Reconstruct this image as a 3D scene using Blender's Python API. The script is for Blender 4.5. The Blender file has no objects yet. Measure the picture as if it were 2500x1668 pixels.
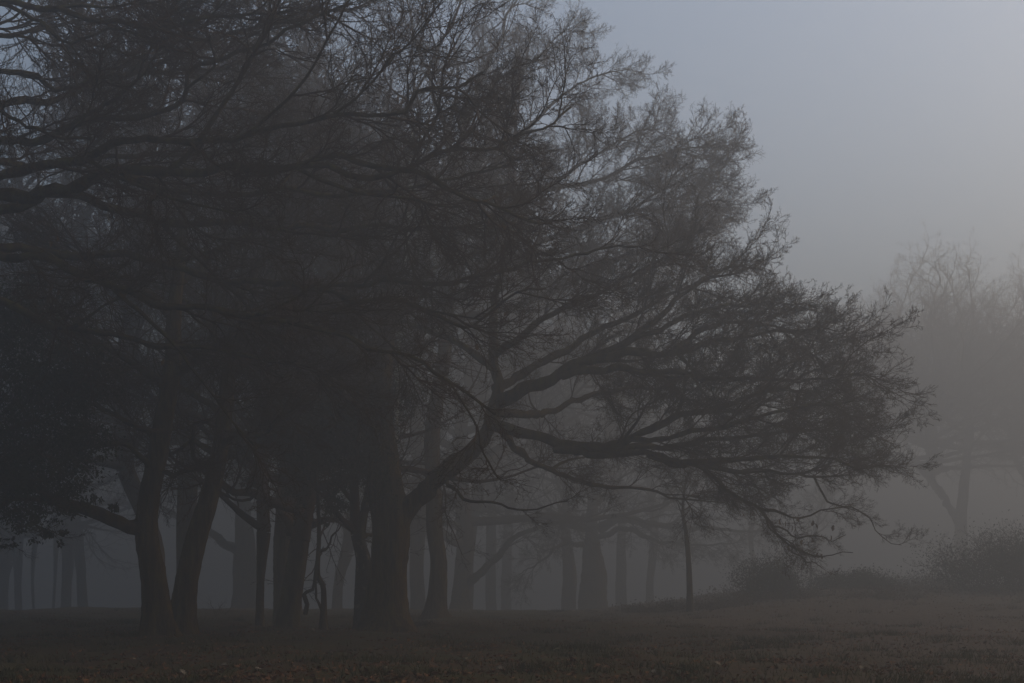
import bpy, math, random
import numpy as np
from mathutils import Matrix, Vector

R = math.radians
rng = np.random.default_rng(11)
random.seed(5)
C = bpy.context.scene.collection
sc = bpy.context.scene

# ------------------------------------------------------------------ camera, sky, sun, exposure
FPX, HX, HY, CAMZ = 3000.0, 1250.0, 1440.0, 1.0          # focal length in px of a 2500 px wide frame, horizon row
cam_d = bpy.data.cameras.new('camera')
cam_d.sensor_width = 36.0
cam_d.lens = 36.0 * FPX / 2500.0
cam_d.shift_y = (HY - 834.0) / 2500.0
cam_d.clip_start, cam_d.clip_end = 0.1, 3000.0
cam = bpy.data.objects.new('camera', cam_d)
C.objects.link(cam)
cam.location = (0, 0, CAMZ)
cam.rotation_euler = (R(90), 0, 0)
sc.camera = cam

SUN_EL, SUN_AZ = 20.0, 66.0                                # degrees; azimuth to the right of the view direction
w = bpy.data.worlds.new('World')
sc.world = w
w.use_nodes = True
nt = w.node_tree
bg = nt.nodes['Background']
sky = nt.nodes.new('ShaderNodeTexSky')
sky.sky_type = 'NISHITA'
sky.sun_disc = False
sky.sun_elevation = R(SUN_EL)
sky.sun_rotation = R(SUN_AZ)
sky.air_density = 1.0
sky.dust_density = 2.5
sky.ozone_density = 1.0
hs = nt.nodes.new('ShaderNodeHueSaturation')
hs.inputs['Saturation'].default_value = 1.0
nt.links.new(sky.outputs[0], hs.inputs['Color'])
nt.links.new(hs.outputs[0], bg.inputs['Color'])
bg.inputs['Strength'].default_value = 0.14

sd = bpy.data.lights.new('sun', 'SUN')
sd.energy = 0.75
sd.angle = R(25)
sd.color = (1.0, 0.97, 0.94)
sun = bpy.data.objects.new('sun', sd)
C.objects.link(sun)
sdir = Vector((math.sin(R(SUN_AZ)) * math.cos(R(SUN_EL)), math.cos(R(SUN_AZ)) * math.cos(R(SUN_EL)), math.sin(R(SUN_EL))))
sun.rotation_euler = sdir.to_track_quat('Z', 'Y').to_euler()

sc.view_settings.view_transform = 'Standard'
sc.view_settings.look = 'None'
sc.view_settings.exposure = 1.12
sc.view_settings.gamma = 1.0
sc.render.engine = 'CYCLES'
sc.cycles.use_denoising = True
sc.cycles.max_bounces = 2
sc.cycles.diffuse_bounces = 1
sc.cycles.volume_bounces = 0
sc.cycles.transparent_max_bounces = 2

HAZE_DENSITY, HAZE_COLOR, HAZE_G = 0.0180, (0.675, 0.642, 0.597), 0.42


def P(x, y, d):
    """place at distance d (metres) seen at photo pixel x, y"""
    return np.array([(x - HX) / FPX * d, d, CAMZ + (HY - y) / FPX * d])


# ------------------------------------------------------------------ materials
def mat(name, cols, scale=(8, 8, 8), rough=0.9, bump=0.0, detail=6, spec=0.0, coords='Object'):
    m = bpy.data.materials.new(name)
    m.use_nodes = True
    t = m.node_tree
    b = t.nodes['Principled BSDF']
    b.inputs['Roughness'].default_value = rough
    b.inputs['Specular IOR Level'].default_value = spec
    tc = t.nodes.new('ShaderNodeTexCoord')
    mp = t.nodes.new('ShaderNodeMapping')
    mp.inputs['Scale'].default_value = scale
    nz = t.nodes.new('ShaderNodeTexNoise')
    nz.inputs['Scale'].default_value = 1.0
    nz.inputs['Detail'].default_value = detail
    nz.inputs['Roughness'].default_value = 0.62
    cr = t.nodes.new('ShaderNodeValToRGB')
    n = len(cols)
    cr.color_ramp.elements[0].position = 0.3
    cr.color_ramp.elements[1].position = 0.7
    cr.color_ramp.elements[0].color = (*cols[0], 1)
    cr.color_ramp.elements[1].color = (*cols[-1], 1)
    for i in range(1, n - 1):
        e = cr.color_ramp.elements.new(0.3 + 0.4 * i / (n - 1))
        e.color = (*cols[i], 1)
    t.links.new(tc.outputs[coords], mp.inputs[0])
    t.links.new(mp.outputs[0], nz.inputs['Vector'])
    t.links.new(nz.outputs['Fac'], cr.inputs[0])
    t.links.new(cr.outputs[0], b.inputs['Base Color'])
    if bump:
        bp = t.nodes.new('ShaderNodeBump')
        bp.inputs['Strength'].default_value = bump
        bp.inputs['Distance'].default_value = 0.05
        t.links.new(nz.outputs['Fac'], bp.inputs['Height'])
        t.links.new(bp.outputs[0], b.inputs['Normal'])
    return m


BARK = mat('oak_bark', [(0.0186, 0.0095, 0.0029), (0.0712, 0.0379, 0.0120), (0.1270, 0.0827, 0.0195)], (11, 11, 1.6), bump=1.0)
BARK2 = mat('mossy_bark', [(0.0174, 0.0090, 0.0026), (0.0663, 0.0363, 0.0103), (0.1050, 0.0779, 0.0109)], (6, 6, 2.0), bump=0.8)
TWIG = mat('twig_bark', [(0.0501, 0.0228, 0.0072), (0.0878, 0.0437, 0.0131)], (3, 3, 3), bump=0)
PALE = mat('flaking_bark', [(0.035, 0.028, 0.022), (0.065, 0.046, 0.030), (0.05, 0.036, 0.024), (0.24, 0.165, 0.105)], (5, 5, 3.0), bump=0.5)
BIRCH = mat('birch_bark', [(0.05, 0.045, 0.04), (0.38, 0.34, 0.24), (0.46, 0.42, 0.32)], (3, 3, 6), bump=0.3)
HOLLY = mat('holly_leaf', [(0.032, 0.025, 0.008), (0.055, 0.046, 0.013)], (4, 4, 4), rough=0.8)
DEADLEAF = mat('dead_oak_leaf', [(0.09, 0.045, 0.02), (0.20, 0.11, 0.045)], (4, 4, 4), rough=0.8)


# ------------------------------------------------------------------ mesh helpers
def norm(v):
    return v / np.maximum(np.linalg.norm(v, axis=-1, keepdims=True), 1e-9)


class Buf:
    def __init__(s):
        s.v, s.f, s.n = [], [], 0

    def add(s, v, f):
        s.v.append(np.asarray(v, np.float32).reshape(-1, 3))
        s.f.append(np.asarray(f, np.int32) + s.n)
        s.n += len(s.v[-1])

    def tubes(s, pts, rad, sides):
        """pts (N,K,3), rad (N,K): tapered tubes of `sides` sides"""
        N, K, _ = pts.shape
        d = np.empty_like(pts)
        d[:, 1:-1] = pts[:, 2:] - pts[:, :-2]
        d[:, 0] = pts[:, 1] - pts[:, 0]
        d[:, -1] = pts[:, -1] - pts[:, -2]
        d = norm(d)
        ax = norm(pts[:, -1] - pts[:, 0])
        ref = np.where(np.abs(ax[:, 2:3]) > 0.75, np.array([[1.0, 0.13, 0.0]]), np.array([[0.0, 0.0, 1.0]]))[:, None, :]
        u = norm(np.cross(d, np.broadcast_to(ref, d.shape)))
        v = np.cross(d, u)
        a = np.arange(sides) * 2 * np.pi / sides
        ring = u[:, :, None, :] * np.cos(a)[None, None, :, None] + v[:, :, None, :] * np.sin(a)[None, None, :, None]
        verts = pts[:, :, None, :] + ring * rad[:, :, None, None]
        base = (np.arange(N) * K * sides)[:, None, None]
        i = (np.arange(K - 1) * sides)[None, :, None]
        j = np.arange(sides)[None, None, :]
        jn = (j + 1) % sides
        f = np.stack([base + i + j, base + i + jn, base + i + sides + jn, base + i + sides + j], -1).reshape(-1, 4)
        s.add(verts, f)

    def mesh(s, name, m, smooth=True):
        me = bpy.data.meshes.new(name)
        v = np.concatenate(s.v)
        f = np.concatenate(s.f)
        me.vertices.add(len(v))
        me.vertices.foreach_set('co', v.ravel())
        k = f.shape[1]
        me.loops.add(f.size)
        me.loops.foreach_set('vertex_index', f.ravel())
        me.polygons.add(len(f))
        me.polygons.foreach_set('loop_start', np.arange(len(f), dtype=np.int32) * k)
        me.polygons.foreach_set('loop_total', np.full(len(f), k, np.int32))
        me.polygons.foreach_set('use_smooth', np.full(len(f), smooth))
        me.materials.append(m)
        me.update(calc_edges=True)
        return me


def link(name, me, parent=None):
    o = bpy.data.objects.new(name, me)
    C.objects.link(o)
    if parent is not None:
        o.parent = parent
    return o


def tag(o, label=None, cat=None, group=None, kind=None):
    for k, v in (('label', label), ('category', cat), ('group', group), ('kind', kind)):
        if v:
            o[k] = v
    return o


def spline(pts, n):
    """smooth resample of a polyline through its points (Catmull-Rom)"""
    p = np.asarray(pts, float)
    q = np.vstack([2 * p[0] - p[1], p, 2 * p[-1] - p[-2]])
    seg = np.linalg.norm(p[1:] - p[:-1], axis=1)
    cum = np.concatenate([[0], np.cumsum(seg)])
    t = np.linspace(0, cum[-1], n)
    i = np.clip(np.searchsorted(cum, t, side='right') - 1, 0, len(p) - 2)
    u = ((t - cum[i]) / np.maximum(seg[i], 1e-9))[:, None]
    a, b, c, e = q[i], q[i + 1], q[i + 2], q[i + 3]
    return 0.5 * ((2 * b) + (-a + c) * u + (2 * a - 5 * b + 4 * c - e) * u ** 2 + (-a + 3 * b - 3 * c + e) * u ** 3)


def grow(start, dirs, lens, nseg, wig, up, g):
    N = len(start)
    pts = np.empty((N, nseg + 1, 3))
    p, d = start.copy(), norm(dirs)
    pts[:, 0] = p
    for k in range(nseg):
        d = norm(d + g.normal(0, wig, (N, 3)) + np.array([0, 0, up]))
        p = p + d * (lens / nseg)[:, None]
        pts[:, k + 1] = p
    return pts


def kids(pts, rad, lens, n, t0, t1, amin, amax, ratio, flat, g, bias=1.0):
    """n side shoots on each parent: start, direction, length, radius"""
    N, K, _ = pts.shape
    t = t0 + (t1 - t0) * ((np.arange(n)[None, :] + g.random((N, n))) / n) ** bias
    x = t * (K - 1)
    i = np.clip(x.astype(int), 0, K - 2)
    u = (x - i)[..., None]
    r = np.arange(N)[:, None]
    st = pts[r, i] * (1 - u) + pts[r, i + 1] * u
    pd = norm(pts[r, i + 1] - pts[r, i])
    pr = rad[r, i] * (1 - u[..., 0]) + rad[r, i + 1] * u[..., 0]
    q = g.normal(0, 1, pd.shape)
    q[..., 2] *= flat
    q = norm(q - (q * pd).sum(-1, keepdims=True) * pd)
    a = np.radians(g.uniform(amin, amax, t.shape))[..., None]
    d = norm(pd * np.cos(a) + q * np.sin(a))
    L = lens[:, None] * ratio * (1.12 - 0.62 * t) * g.uniform(0.55, 1.3, t.shape)
    return st.reshape(-1, 3), d.reshape(-1, 3), L.ravel(), pr.ravel()


def taper(r0, r1, k, p=0.8):
    t = np.linspace(0, 1, k)[None, :] ** p
    return r0[:, None] * (1 - t) + r1[:, None] * t


# ------------------------------------------------------------------ library of bare branches, unit length along +x
def make_branch(seed, counts, up, flat, thick=1.0, ang=(17, 45), long=1.0, wg=1.0, low=False):
    g = np.random.default_rng(seed)
    b = Buf()
    one = np.ones(1)
    ax = grow(np.zeros((1, 3)), np.array([[1.0, 0, -0.05]]), one, 12, 0.11 * wg, up, g)
    r = taper(one * 0.0125 * thick, one * 0.002 * thick, 13)
    b.tubes(ax, r, 5)
    L, pts, rad = one, ax, r
    spec = [(9, 4, 0.50, 0.0066, 0.0022, 0.13), (6, 3, 0.46, 0.0042, 0.0018, 0.17), (4, 3, 0.48, 0.0029, 0.0015, 0.20), (3, 3, 0.5, 0.0022, 0.0014, 0.18)]
    for lv, n in enumerate(counts):
        seg, sides, ratio, r0, r1, wig = spec[lv]
        if low:
            seg, sides = (6, 4, 2, 2)[lv], 3
        st, d, L2, pr = kids(pts, rad, L, n, 0.10 if lv == 0 else 0.2, 1.0, ang[0], ang[1], ratio * long, flat, g)
        pts = grow(st, d, L2, seg, wig * wg, up * (1.1 if lv < 2 else 0.9), g)
        rad = taper(np.minimum(pr * 0.75, r0 * thick * (0.5 + L2 / L2.mean() * 0.5)), np.full(len(st), r1 * thick), seg + 1)
        b.tubes(pts, rad, sides)
        L = L2
    return b


LIB, LIBU, LIBA = [], [], []
for k in range(6):
    LIB.append(make_branch(100 + k, (16, 7, 5, 2), 0.020, 0.7, 0.85, (17, 48), 1.06, 1.2).mesh('branch', TWIG))
for k in range(4):
    LIBU.append(make_branch(140 + k, (16, 7, 5, 2), 0.034, 0.9, 0.85, (17, 48), 1.06, 1.2).mesh('branch_rising', TWIG))
for k in range(6):                                                  # long wiry near branches
    LIBA.append(make_branch(160 + k, (14, 6, 4, 1), 0.012, 0.5, 1.05, (15, 48), 1.12, 1.4).mesh('branch_wiry', TWIG))
COARSE = []
for k in range(5):
    COARSE.append(make_branch(180 + k, (6, 5, 2), 0.06, 0.8, 1.0, (20, 55), 1.0, 1.4, True))


def frame(p, d, s, roll, flip):
    x = norm(np.asarray(d))
    z = np.array([0, 0, 1.0])
    if abs(x[2]) > 0.97:
        z = np.array([-x[0], -x[1] - 0.2, 0.3])
    y = norm(np.cross(z, x))
    z = np.cross(x, y)
    c, q = math.cos(roll), math.sin(roll)
    y, z = c * y + q * z, -q * y + c * z
    M = np.eye(4)
    M[:3, 0], M[:3, 1], M[:3, 2], M[:3, 3] = x * s, y * s * flip, z * s, p
    return M


def limb_along(buf, pts, r0, r1, g, n=None, wob=0.035, sides=8):
    ln = np.linalg.norm(np.diff(np.asarray(pts), axis=0), axis=1).sum()
    n = n or max(12, int(ln * 5))
    k = np.linspace(0, 1, n)[:, None]
    m_ = max(6, int(ln * 2.2))
    kink = g.normal(0, 1, (m_, 3)) * wob * 1.6
    kf = np.stack([np.interp(k[:, 0], np.linspace(0, 1, m_), kink[:, q]) for q in range(3)], 1)
    c = spline(pts, n) + (kf + g.normal(0, 1, (n, 3)) * wob * 0.35) * np.minimum(k * 8, 1)
    c[0] = pts[0]
    rr = r0 * (1 - k[:, 0]) ** 1.1 + r1
    knot = np.interp(k[:, 0], np.linspace(0, 1, m_ * 2), g.random(m_ * 2) ** 4)
    rr = rr * (1 + 0.07 * g.normal(0, 1, n) + 0.30 * knot)
    buf.tubes(c[None], rr[None], sides)
    return c, rr, ln


def trunk_mesh(pts, radii, g, sides=18, n=40, flare=1.5, m=BARK):
    """ridged trunk with root flare"""
    c = spline(pts, n)
    kr = np.interp(np.linspace(0, 1, n), np.linspace(0, 1, len(radii)), radii)
    h = c[:, 2] - c[0, 2]
    kr = kr * (1 + (flare - 1) * np.exp(-np.maximum(h, 0) / 0.38))
    d = norm(np.gradient(c, axis=0))
    u = norm(np.cross(d, np.array([0.0, 1.0, 0.05])))
    v = np.cross(d, u)
    a = np.arange(sides) * 2 * np.pi / sides
    ph = g.uniform(0, 6.28, 4)
    lump = (1 + 0.05 * np.sin(3 * a + ph[0])[None, :] + 0.04 * np.sin(5 * a + ph[1])[None, :] * np.cos(h[:, None] * 1.3)
            + 0.05 * np.sin(h[:, None] * 2.1 + a[None, :] + ph[2]) + g.normal(0, 0.02, (n, sides)) + 0.035 * np.sign(np.sin(a * sides / 2.0 + 0.5))[None, :] * g.uniform(0.2, 1, (1, sides)))
    rootl = 1 + 0.22 * np.exp(-np.maximum(h, 0) / 0.3)[:, None] * np.sin(4 * a + ph[3])[None, :]
    ring = u[:, None] * np.cos(a)[None, :, None] + v[:, None] * np.sin(a)[None, :, None]
    vv = c[:, None] + ring * (kr[:, None] * lump * rootl)[..., None]
    i = (np.arange(n - 1) * sides)[:, None]
    j = np.arange(sides)[None]
    jn = (j + 1) % sides
    f = np.stack([i + j, i + jn, i + sides + jn, i + sides + j], -1).reshape(-1, 4)
    b = Buf()
    b.add(vv, f)
    return b.mesh('trunk', m)


# ------------------------------------------------------------------ leaves
def leaf_quads(c, size, g, droop=0.0, flat=1.0):
    """folded pointed leaves at points c"""
    n = len(c)
    d = g.normal(0, 1, (n, 3))
    d[:, 2] = d[:, 2] * flat - droop
    d = norm(d)
    u = norm(np.cross(d, g.normal(0, 1, (n, 3)) * np.array([1, 1, flat]) + np.array([0, 0, 1.0 if flat < 1 else 0])))
    w_ = np.cross(d, u)
    L = size * g.uniform(0.7, 1.3, (n, 1))
    a = c
    b_ = c + d * L * 0.45 + u * L * 0.26 + w_ * L * 0.12
    e = c + d * L
    f_ = c + d * L * 0.45 - u * L * 0.26 + w_ * L * 0.12
    v = np.stack([a, b_, e, f_], 1).reshape(-1, 3)
    return v, np.arange(n * 4).reshape(-1, 4)


def clumps(cs, n, g):
    """n leaf positions through ellipsoid clumps cs = [(centre, (rx, ry, rz))], denser at the surface twigs"""
    out = []
    vol = np.array([r[0] * r[1] * r[2] for _, r in cs]) ** 0.8
    for (c, r), k in zip(cs, (n * vol / vol.sum()).astype(int)):
        m_ = max(3, k // 26)
        q = norm(g.normal(0, 1, (m_, 3))) * (g.random((m_, 1)) ** 0.45)
        q = q[g.integers(m_, size=k)] + g.normal(0, 0.10, (k, 3))
        out.append(c + q * np.array(r))
    return np.concatenate(out)


# ------------------------------------------------------------------ ground
def sstep(a, b, x):
    t = np.clip((x - a) / (b - a), 0, 1)
    return t * t * (3 - 2 * t)


def ground_z(x, y):
    x, y = np.asarray(x, float), np.asarray(y, float)
    z = 0.05 * np.sin(x * 0.45 + 1.0) * np.cos(y * 0.37) + 0.035 * np.sin(x * 1.3 + y * 0.7) + 0.02 * np.sin(x * 2.9 - y * 2.1)
    z = z + 1.0 * sstep(2, 15, x) * sstep(26, 52, y) * (1 - 0.5 * sstep(70, 160, y))
    z = z + 0.10 * np.exp(-((x + 17) / 9) ** 2) * sstep(30, 55, y)
    z = z - 4.0 * sstep(57, 130, y) * (1 - 0.55 * sstep(2, 18, x))
    return z


def build_ground():
    def axis(lo, hi, fine_lo, fine_hi, nf, nc):
        return np.unique(np.concatenate([np.linspace(lo, fine_lo, nc), np.linspace(fine_lo, fine_hi, nf), np.linspace(fine_hi, hi, nc)]))
    xs = axis(-420, 420, -32, 36, 190, 30)
    ys = axis(-120, 700, 6, 75, 190, 30)
    X, Y = np.meshgrid(xs, ys)
    Z = ground_z(X, Y)
    near = (np.abs(X) < 40) & (Y > 4) & (Y < 80)
    Z = Z + np.where(near, rng.normal(0, 0.012, Z.shape), 0)
    v = np.stack([X, Y, Z], -1).reshape(-1, 3)
    nx, ny = len(xs), len(ys)
    i = (np.arange(ny - 1) * nx)[:, None]
    j = np.arange(nx - 1)[None]
    f = np.stack([i + j, i + j + 1, i + nx + j + 1, i + nx + j], -1).reshape(-1, 4)
    b = Buf()
    b.add(v, f)
    m = mat('woodland_ground', [(0.0309, 0.0173, 0.0089), (0.0765, 0.0442, 0.0213), (0.0612, 0.0476, 0.0170), (0.1222, 0.0704, 0.0362)], (0.9, 0.9, 0.9), bump=0.5, detail=12)
    t = m.node_tree
    bs = t.nodes['Principled BSDF']
    old = bs.inputs['Base Color'].links[0].from_socket
    tc = t.nodes.new('ShaderNodeTexCoord')
    sx = t.nodes.new('ShaderNodeSeparateXYZ')
    t.links.new(tc.outputs['Object'], sx.inputs[0])
    n1 = t.nodes.new('ShaderNodeTexNoise')
    n1.inputs['Scale'].default_value = 0.8
    n1.inputs['Detail'].default_value = 8
    t.links.new(tc.outputs['Object'], n1.inputs['Vector'])
    ad = t.nodes.new('ShaderNodeMath')                               # the trodden path runs off to the right
    ad.operation = 'MULTIPLY_ADD'
    ad.inputs[1].default_value = 5.0
    t.links.new(n1.outputs['Fac'], ad.inputs[0])
    t.links.new(sx.outputs[0], ad.inputs[2])
    mr = t.nodes.new('ShaderNodeMapRange')
    mr.inputs['From Min'].default_value = 3.5
    mr.inputs['From Max'].default_value = 9.0
    t.links.new(ad.outputs[0], mr.inputs['Value'])
    n2 = t.nodes.new('ShaderNodeTexNoise')
    n2.inputs['Scale'].default_value = 6.0
    n2.inputs['Detail'].default_value = 10
    t.links.new(tc.outputs['Object'], n2.inputs['Vector'])
    r2 = t.nodes.new('ShaderNodeValToRGB')
    r2.color_ramp.elements[0].position, r2.color_ramp.elements[1].position = 0.35, 0.7
    r2.color_ramp.elements[0].color = (0.080, 0.050, 0.030, 1)
    r2.color_ramp.elements[1].color = (0.150, 0.098, 0.062, 1)
    t.links.new(n2.outputs['Fac'], r2.inputs[0])
    mx = t.nodes.new('ShaderNodeMix')
    mx.data_type = 'RGBA'
    t.links.new(mr.outputs[0], mx.inputs[0])
    t.links.new(old, mx.inputs[6])
    t.links.new(r2.outputs[0], mx.inputs[7])
    t.links.new(mx.outputs[2], bs.inputs['Base Color'])
    o = link('ground', b.mesh('ground', m))
    tag(o, kind='structure')
    return o


build_ground()


def gpt(x, d):
    X = (x - HX) / FPX * d
    return np.array([X, d, float(ground_z(X, d))])


# ------------------------------------------------------------------ trees
class Tree:
    def __init__(s, name, base, label, cat='tree', group=None, seed=1):
        s.o = bpy.data.objects.new(name, None)
        C.objects.link(s.o)
        s.base = np.asarray(base, float)
        s.o.location = s.base
        tag(s.o, label, cat, group)
        s.g = np.random.default_rng(seed)
        s.more, s.big, s.lib, s.sub, s.thin = 0.9, 1.2, LIB, 0, 1.0

    def trunk(s, pts, radii, m=BARK, flare=2.0, sides=26):
        p = [np.asarray(q) - s.base for q in pts]
        p[0] = p[0] - np.array([0, 0, 0.15])
        return link('trunk', trunk_mesh(p, radii, s.g, sides, max(24, int(len(p) * 9)), flare, m), s.o)

    def limb(s, pts, r0, r1=0.018, nb=12, t0=0.15, size=(1.2, 2.8), lib=None, m=BARK2, flat=0.55, sub=0, tip=True, amax=52, name='limb'):
        """a main limb along pts (world), with nb branch parts on it"""
        g = s.g
        lib = lib or s.lib
        nb = int(nb * s.more)
        sub = sub or s.sub
        r0 = r0 * s.thin
        size = (size[0] * s.big, size[1] * s.big)
        b = Buf()
        p = [np.asarray(q) - s.base for q in pts]
        c, rr, ln = limb_along(b, p, r0, r1, g)
        axes = [(c, rr, ln, nb, t0)]
        if sub:
            st, d, L, pr = kids(c[None], rr[None], np.array([ln]), sub, 0.25, 0.95, 20, 42, 0.30, flat, g)
            sp = grow(st, d, L, 12, 0.09, 0.03, g)
            sr = taper(np.minimum(pr * 0.7, 0.06), np.full(len(st), 0.014), 13)
            b.tubes(sp, sr, 6)
            for k in range(len(st)):
                axes.append((sp[k], sr[k], L[k], max(2, int(nb / sub * 0.6)), 0.3))
        lo = link(name, b.mesh(name, m), s.o)
        for c, rr, ln, n, tt0 in axes:
            if n <= 0:
                continue
            st, d, L, pr = kids(c[None], rr[None], np.array([ln]), n, tt0, 1.0, 16, amax, 1.0, flat, g, 0.75)
            sz = g.uniform(size[0], size[1], n) * (1.08 - 0.42 * (tt0 + (1 - tt0) * (np.arange(n) + 0.5) / n))
            for k in range(n):
                s.put(lo, lib, st[k], d[k], sz[k])
            if tip:
                s.put(lo, lib, c[-2], c[-1] - c[-3], size[0] * 0.6)
        return lo

    def put(s, parent, lib, p, d, size):
        g = s.g
        o = link('branch', lib[g.integers(len(lib))], parent)
        o.matrix_local = Matrix(frame(p, d, size, g.normal(0, 0.45), 1 if g.random() < 0.5 else -1).tolist())


# --- the near oak whose trunk stands outside the left edge; its limbs sweep across the picture
bA = gpt(-190, 20.5)
A = Tree('spreading_oak', bA, 'nearest bare oak, its dark mossy limbs sweeping in from the left edge', 'tree', seed=21)
A.lib, A.more, A.big, A.sub, A.thin = LIBA, 0.72, 1.4, 3, 0.64
A.trunk([bA, P(-195, 1200, 20.5), P(-180, 850, 20.5), P(-190, 500, 20.5), P(-150, 150, 20.7), P(-170, -250, 20.8)], [0.52, 0.47, 0.46, 0.42, 0.3, 0.16])
def Pl(*a):
    return [P(*q) for q in a]
A.limb(Pl((-170, 60, 20.6), (0, 10, 20), (100, 15, 19.6), (180, 30, 19.4), (300, 50, 19.2), (420, 60, 19), (560, 30, 18.8), (720, 10, 18.6)), 0.07, nb=11, size=(0.8, 1.8))
A.limb(Pl((0, 10, 20), (50, 22, 19.8), (100, 75, 19.6), (165, 103, 19.4), (270, 70, 19.3), (330, 83, 19.2), (420, 72, 19), (540, 75, 18.9)), 0.035, 0.01, nb=7, size=(0.6, 1.3))
A.limb(Pl((-180, 150, 20.6), (60, 180, 21), (120, 205, 21.2), (200, 205, 21.4), (260, 190, 21.6), (340, 172, 21.8), (460, 165, 22), (600, 150, 22)), 0.055, nb=10, size=(0.7, 1.6))
A.limb(Pl((-180, 360, 20.5), (100, 330, 20.3), (220, 300, 20.2), (290, 280, 20.2), (360, 275, 20), (430, 258, 20), (470, 205, 19.8), (480, 165, 19.7), (560, 132, 19.5), (650, 108, 19.3), (740, 60, 19.2), (860, 20, 19.1)), 0.085, nb=13, size=(0.8, 1.8))
A.limb(Pl((-180, 480, 20.5), (220, 375, 19), (300, 335, 18.6), (380, 322, 18.5), (460, 345, 18.4), (560, 340, 18.3), (680, 320, 18.2), (760, 290, 18.1), (850, 270, 18), (980, 279, 18), (1014, 226, 18), (1123, 205, 18), (1190, 185, 18)), 0.105, nb=18, size=(0.8, 2.0))
A.limb(Pl((-180, 540, 20.5), (60, 480, 20), (200, 450, 19.6), (300, 430, 19.4), (400, 425, 19.2), (500, 415, 19), (560, 400, 19), (630, 425, 18.9), (700, 415, 18.8), (800, 405, 18.7), (893, 434, 18.6), (982, 424, 18.5), (1026, 430, 18.5), (1075, 460, 18.5), (1135, 483, 18.6), (1204, 510, 18.7), (1285, 533, 18.8), (1345, 530, 19)), 0.15, nb=20, size=(0.8, 1.9))
A.limb(Pl((630, 425, 18.9), (800, 388, 19.2), (845, 378, 19.3), (921, 404, 19.5), (1026, 394, 19.6), (1083, 376, 19.8), (1164, 364, 20), (1305, 323, 20.2), (1390, 285, 20.5)), 0.06, nb=14, size=(0.8, 1.9))
A.limb(Pl((-180, 560, 20.5), (120, 480, 21), (268, 508, 21.5), (383, 530, 21.8), (478, 550, 22), (574, 546, 22.2), (689, 557, 22.4), (765, 550, 22.6), (850, 553, 22.8), (1000, 560, 23), (1150, 540, 23), (1300, 500, 23.2)), 0.12, nb=18, size=(0.9, 2.1))
A.limb(Pl((-180, 640, 20.5), (80, 630, 20), (230, 680, 19.5), (325, 714, 19.3), (383, 741, 19.2), (459, 750, 19), (520, 757, 18.9), (620, 770, 18.8), (720, 790, 18.7), (800, 803, 18.6), (857, 818, 18.5), (934, 852, 18.4), (1041, 883, 18.3), (1091, 914, 18.2), (1125, 940, 18.2), (1194, 1005, 18.2)), 0.10, nb=17, size=(0.7, 1.7))
A.limb(Pl((-180, 600, 20.5), (150, 620, 22), (350, 640, 22.4), (497, 665, 22.6), (574, 684, 22.7), (650, 691, 22.8), (727, 691, 22.9), (850, 690, 23), (915, 694, 23), (1030, 688, 23), (1098, 690, 23), (1144, 672, 23), (1221, 661, 23), (1298, 642, 23), (1450, 619, 23), (1560, 600, 23)), 0.105, nb=20, size=(0.9, 2.0))
A.limb(Pl((650, 691, 22.8), (800, 711, 22), (877, 738, 21.8), (972, 738, 21.6), (1030, 764, 21.5), (1087, 780, 21.4), (1125, 783, 21.4), (1183, 764, 21.4), (1260, 718, 21.4), (1340, 700, 21.4)), 0.055, nb=11, size=(0.8, 1.6))
A.limb(Pl((-170, 250, 20.6), (100, 250, 23), (300, 180, 24), (500, 100, 24.6), (700, 50, 25), (900, 0, 25)), 0.09, nb=13, size=(1.0, 2.2))
A.limb(Pl((300, 430, 19.4), (420, 470, 20.5), (600, 480, 21), (760, 470, 21.4), (950, 470, 21.6), (1100, 440, 21.8), (1250, 400, 22)), 0.055, nb=12, size=(0.9, 1.8))

A.limb(Pl((-180, 700, 20.5), (20, 740, 21), (160, 800, 21.4), (330, 830, 21.6), (480, 850, 21.8), (640, 870, 22), (800, 900, 22)), 0.09, nb=18, size=(0.9, 1.9))
A.limb(Pl((-180, 420, 20.5), (0, 400, 22), (160, 400, 23), (330, 380, 23.5), (520, 370, 24), (760, 350, 24.4)), 0.09, nb=15, size=(1.0, 2.1))
A.limb(Pl((-175, 220, 20.6), (-60, 240, 19.4), (60, 290, 18.4), (200, 350, 18)), 0.06, nb=9, size=(0.8, 1.6))
A.limb(Pl((-175, 100, 20.6), (-100, 80, 21.6), (30, 90, 22.6), (150, 60, 23.5), (300, 0, 24)), 0.07, nb=11, size=(1.0, 2.0))

# --- the big oak with the leaning right-hand stem and the crown that fills the middle right
bB = gpt(948, 30)
B = Tree('crooked_oak', bB, 'thick oak at the centre, stem bent to the right under a wide drooping crown', 'tree', seed=22)
B.more, B.big, B.thin = 0.76, 1.2, 0.82
B.trunk([bB, P(946, 1400, 30), P(955, 1280, 30), P(940, 1150, 30.1), P(930, 980, 30.3), P(945, 780, 30.5), P(930, 560, 30.7)], [0.50, 0.44, 0.45, 0.30, 0.22, 0.15, 0.06])
B.limb(Pl((958, 1290, 30), (1010, 1225, 30), (1080, 1160, 29.8), (1150, 1090, 29.6), (1195, 1030, 29.5), (1210, 950, 29.5), (1205, 870, 29.5), (1203, 780, 29.5), (1225, 650, 29.5), (1260, 520, 29.5)), 0.29, 0.03, nb=5, t0=0.75, m=BARK, size=(1.4, 2.4), name='stem')
K1 = (1200, 1035, 29.5)
B.limb(Pl((1208, 985, 29.5), (1278, 956, 29), (1374, 917, 28.6), (1412, 891, 28.5), (1527, 868, 28.3), (1650, 850, 28), (1790, 830, 28), (1900, 805, 28), (1990, 800, 28)), 0.17, nb=20, size=(1.2, 2.6), sub=4)
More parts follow.
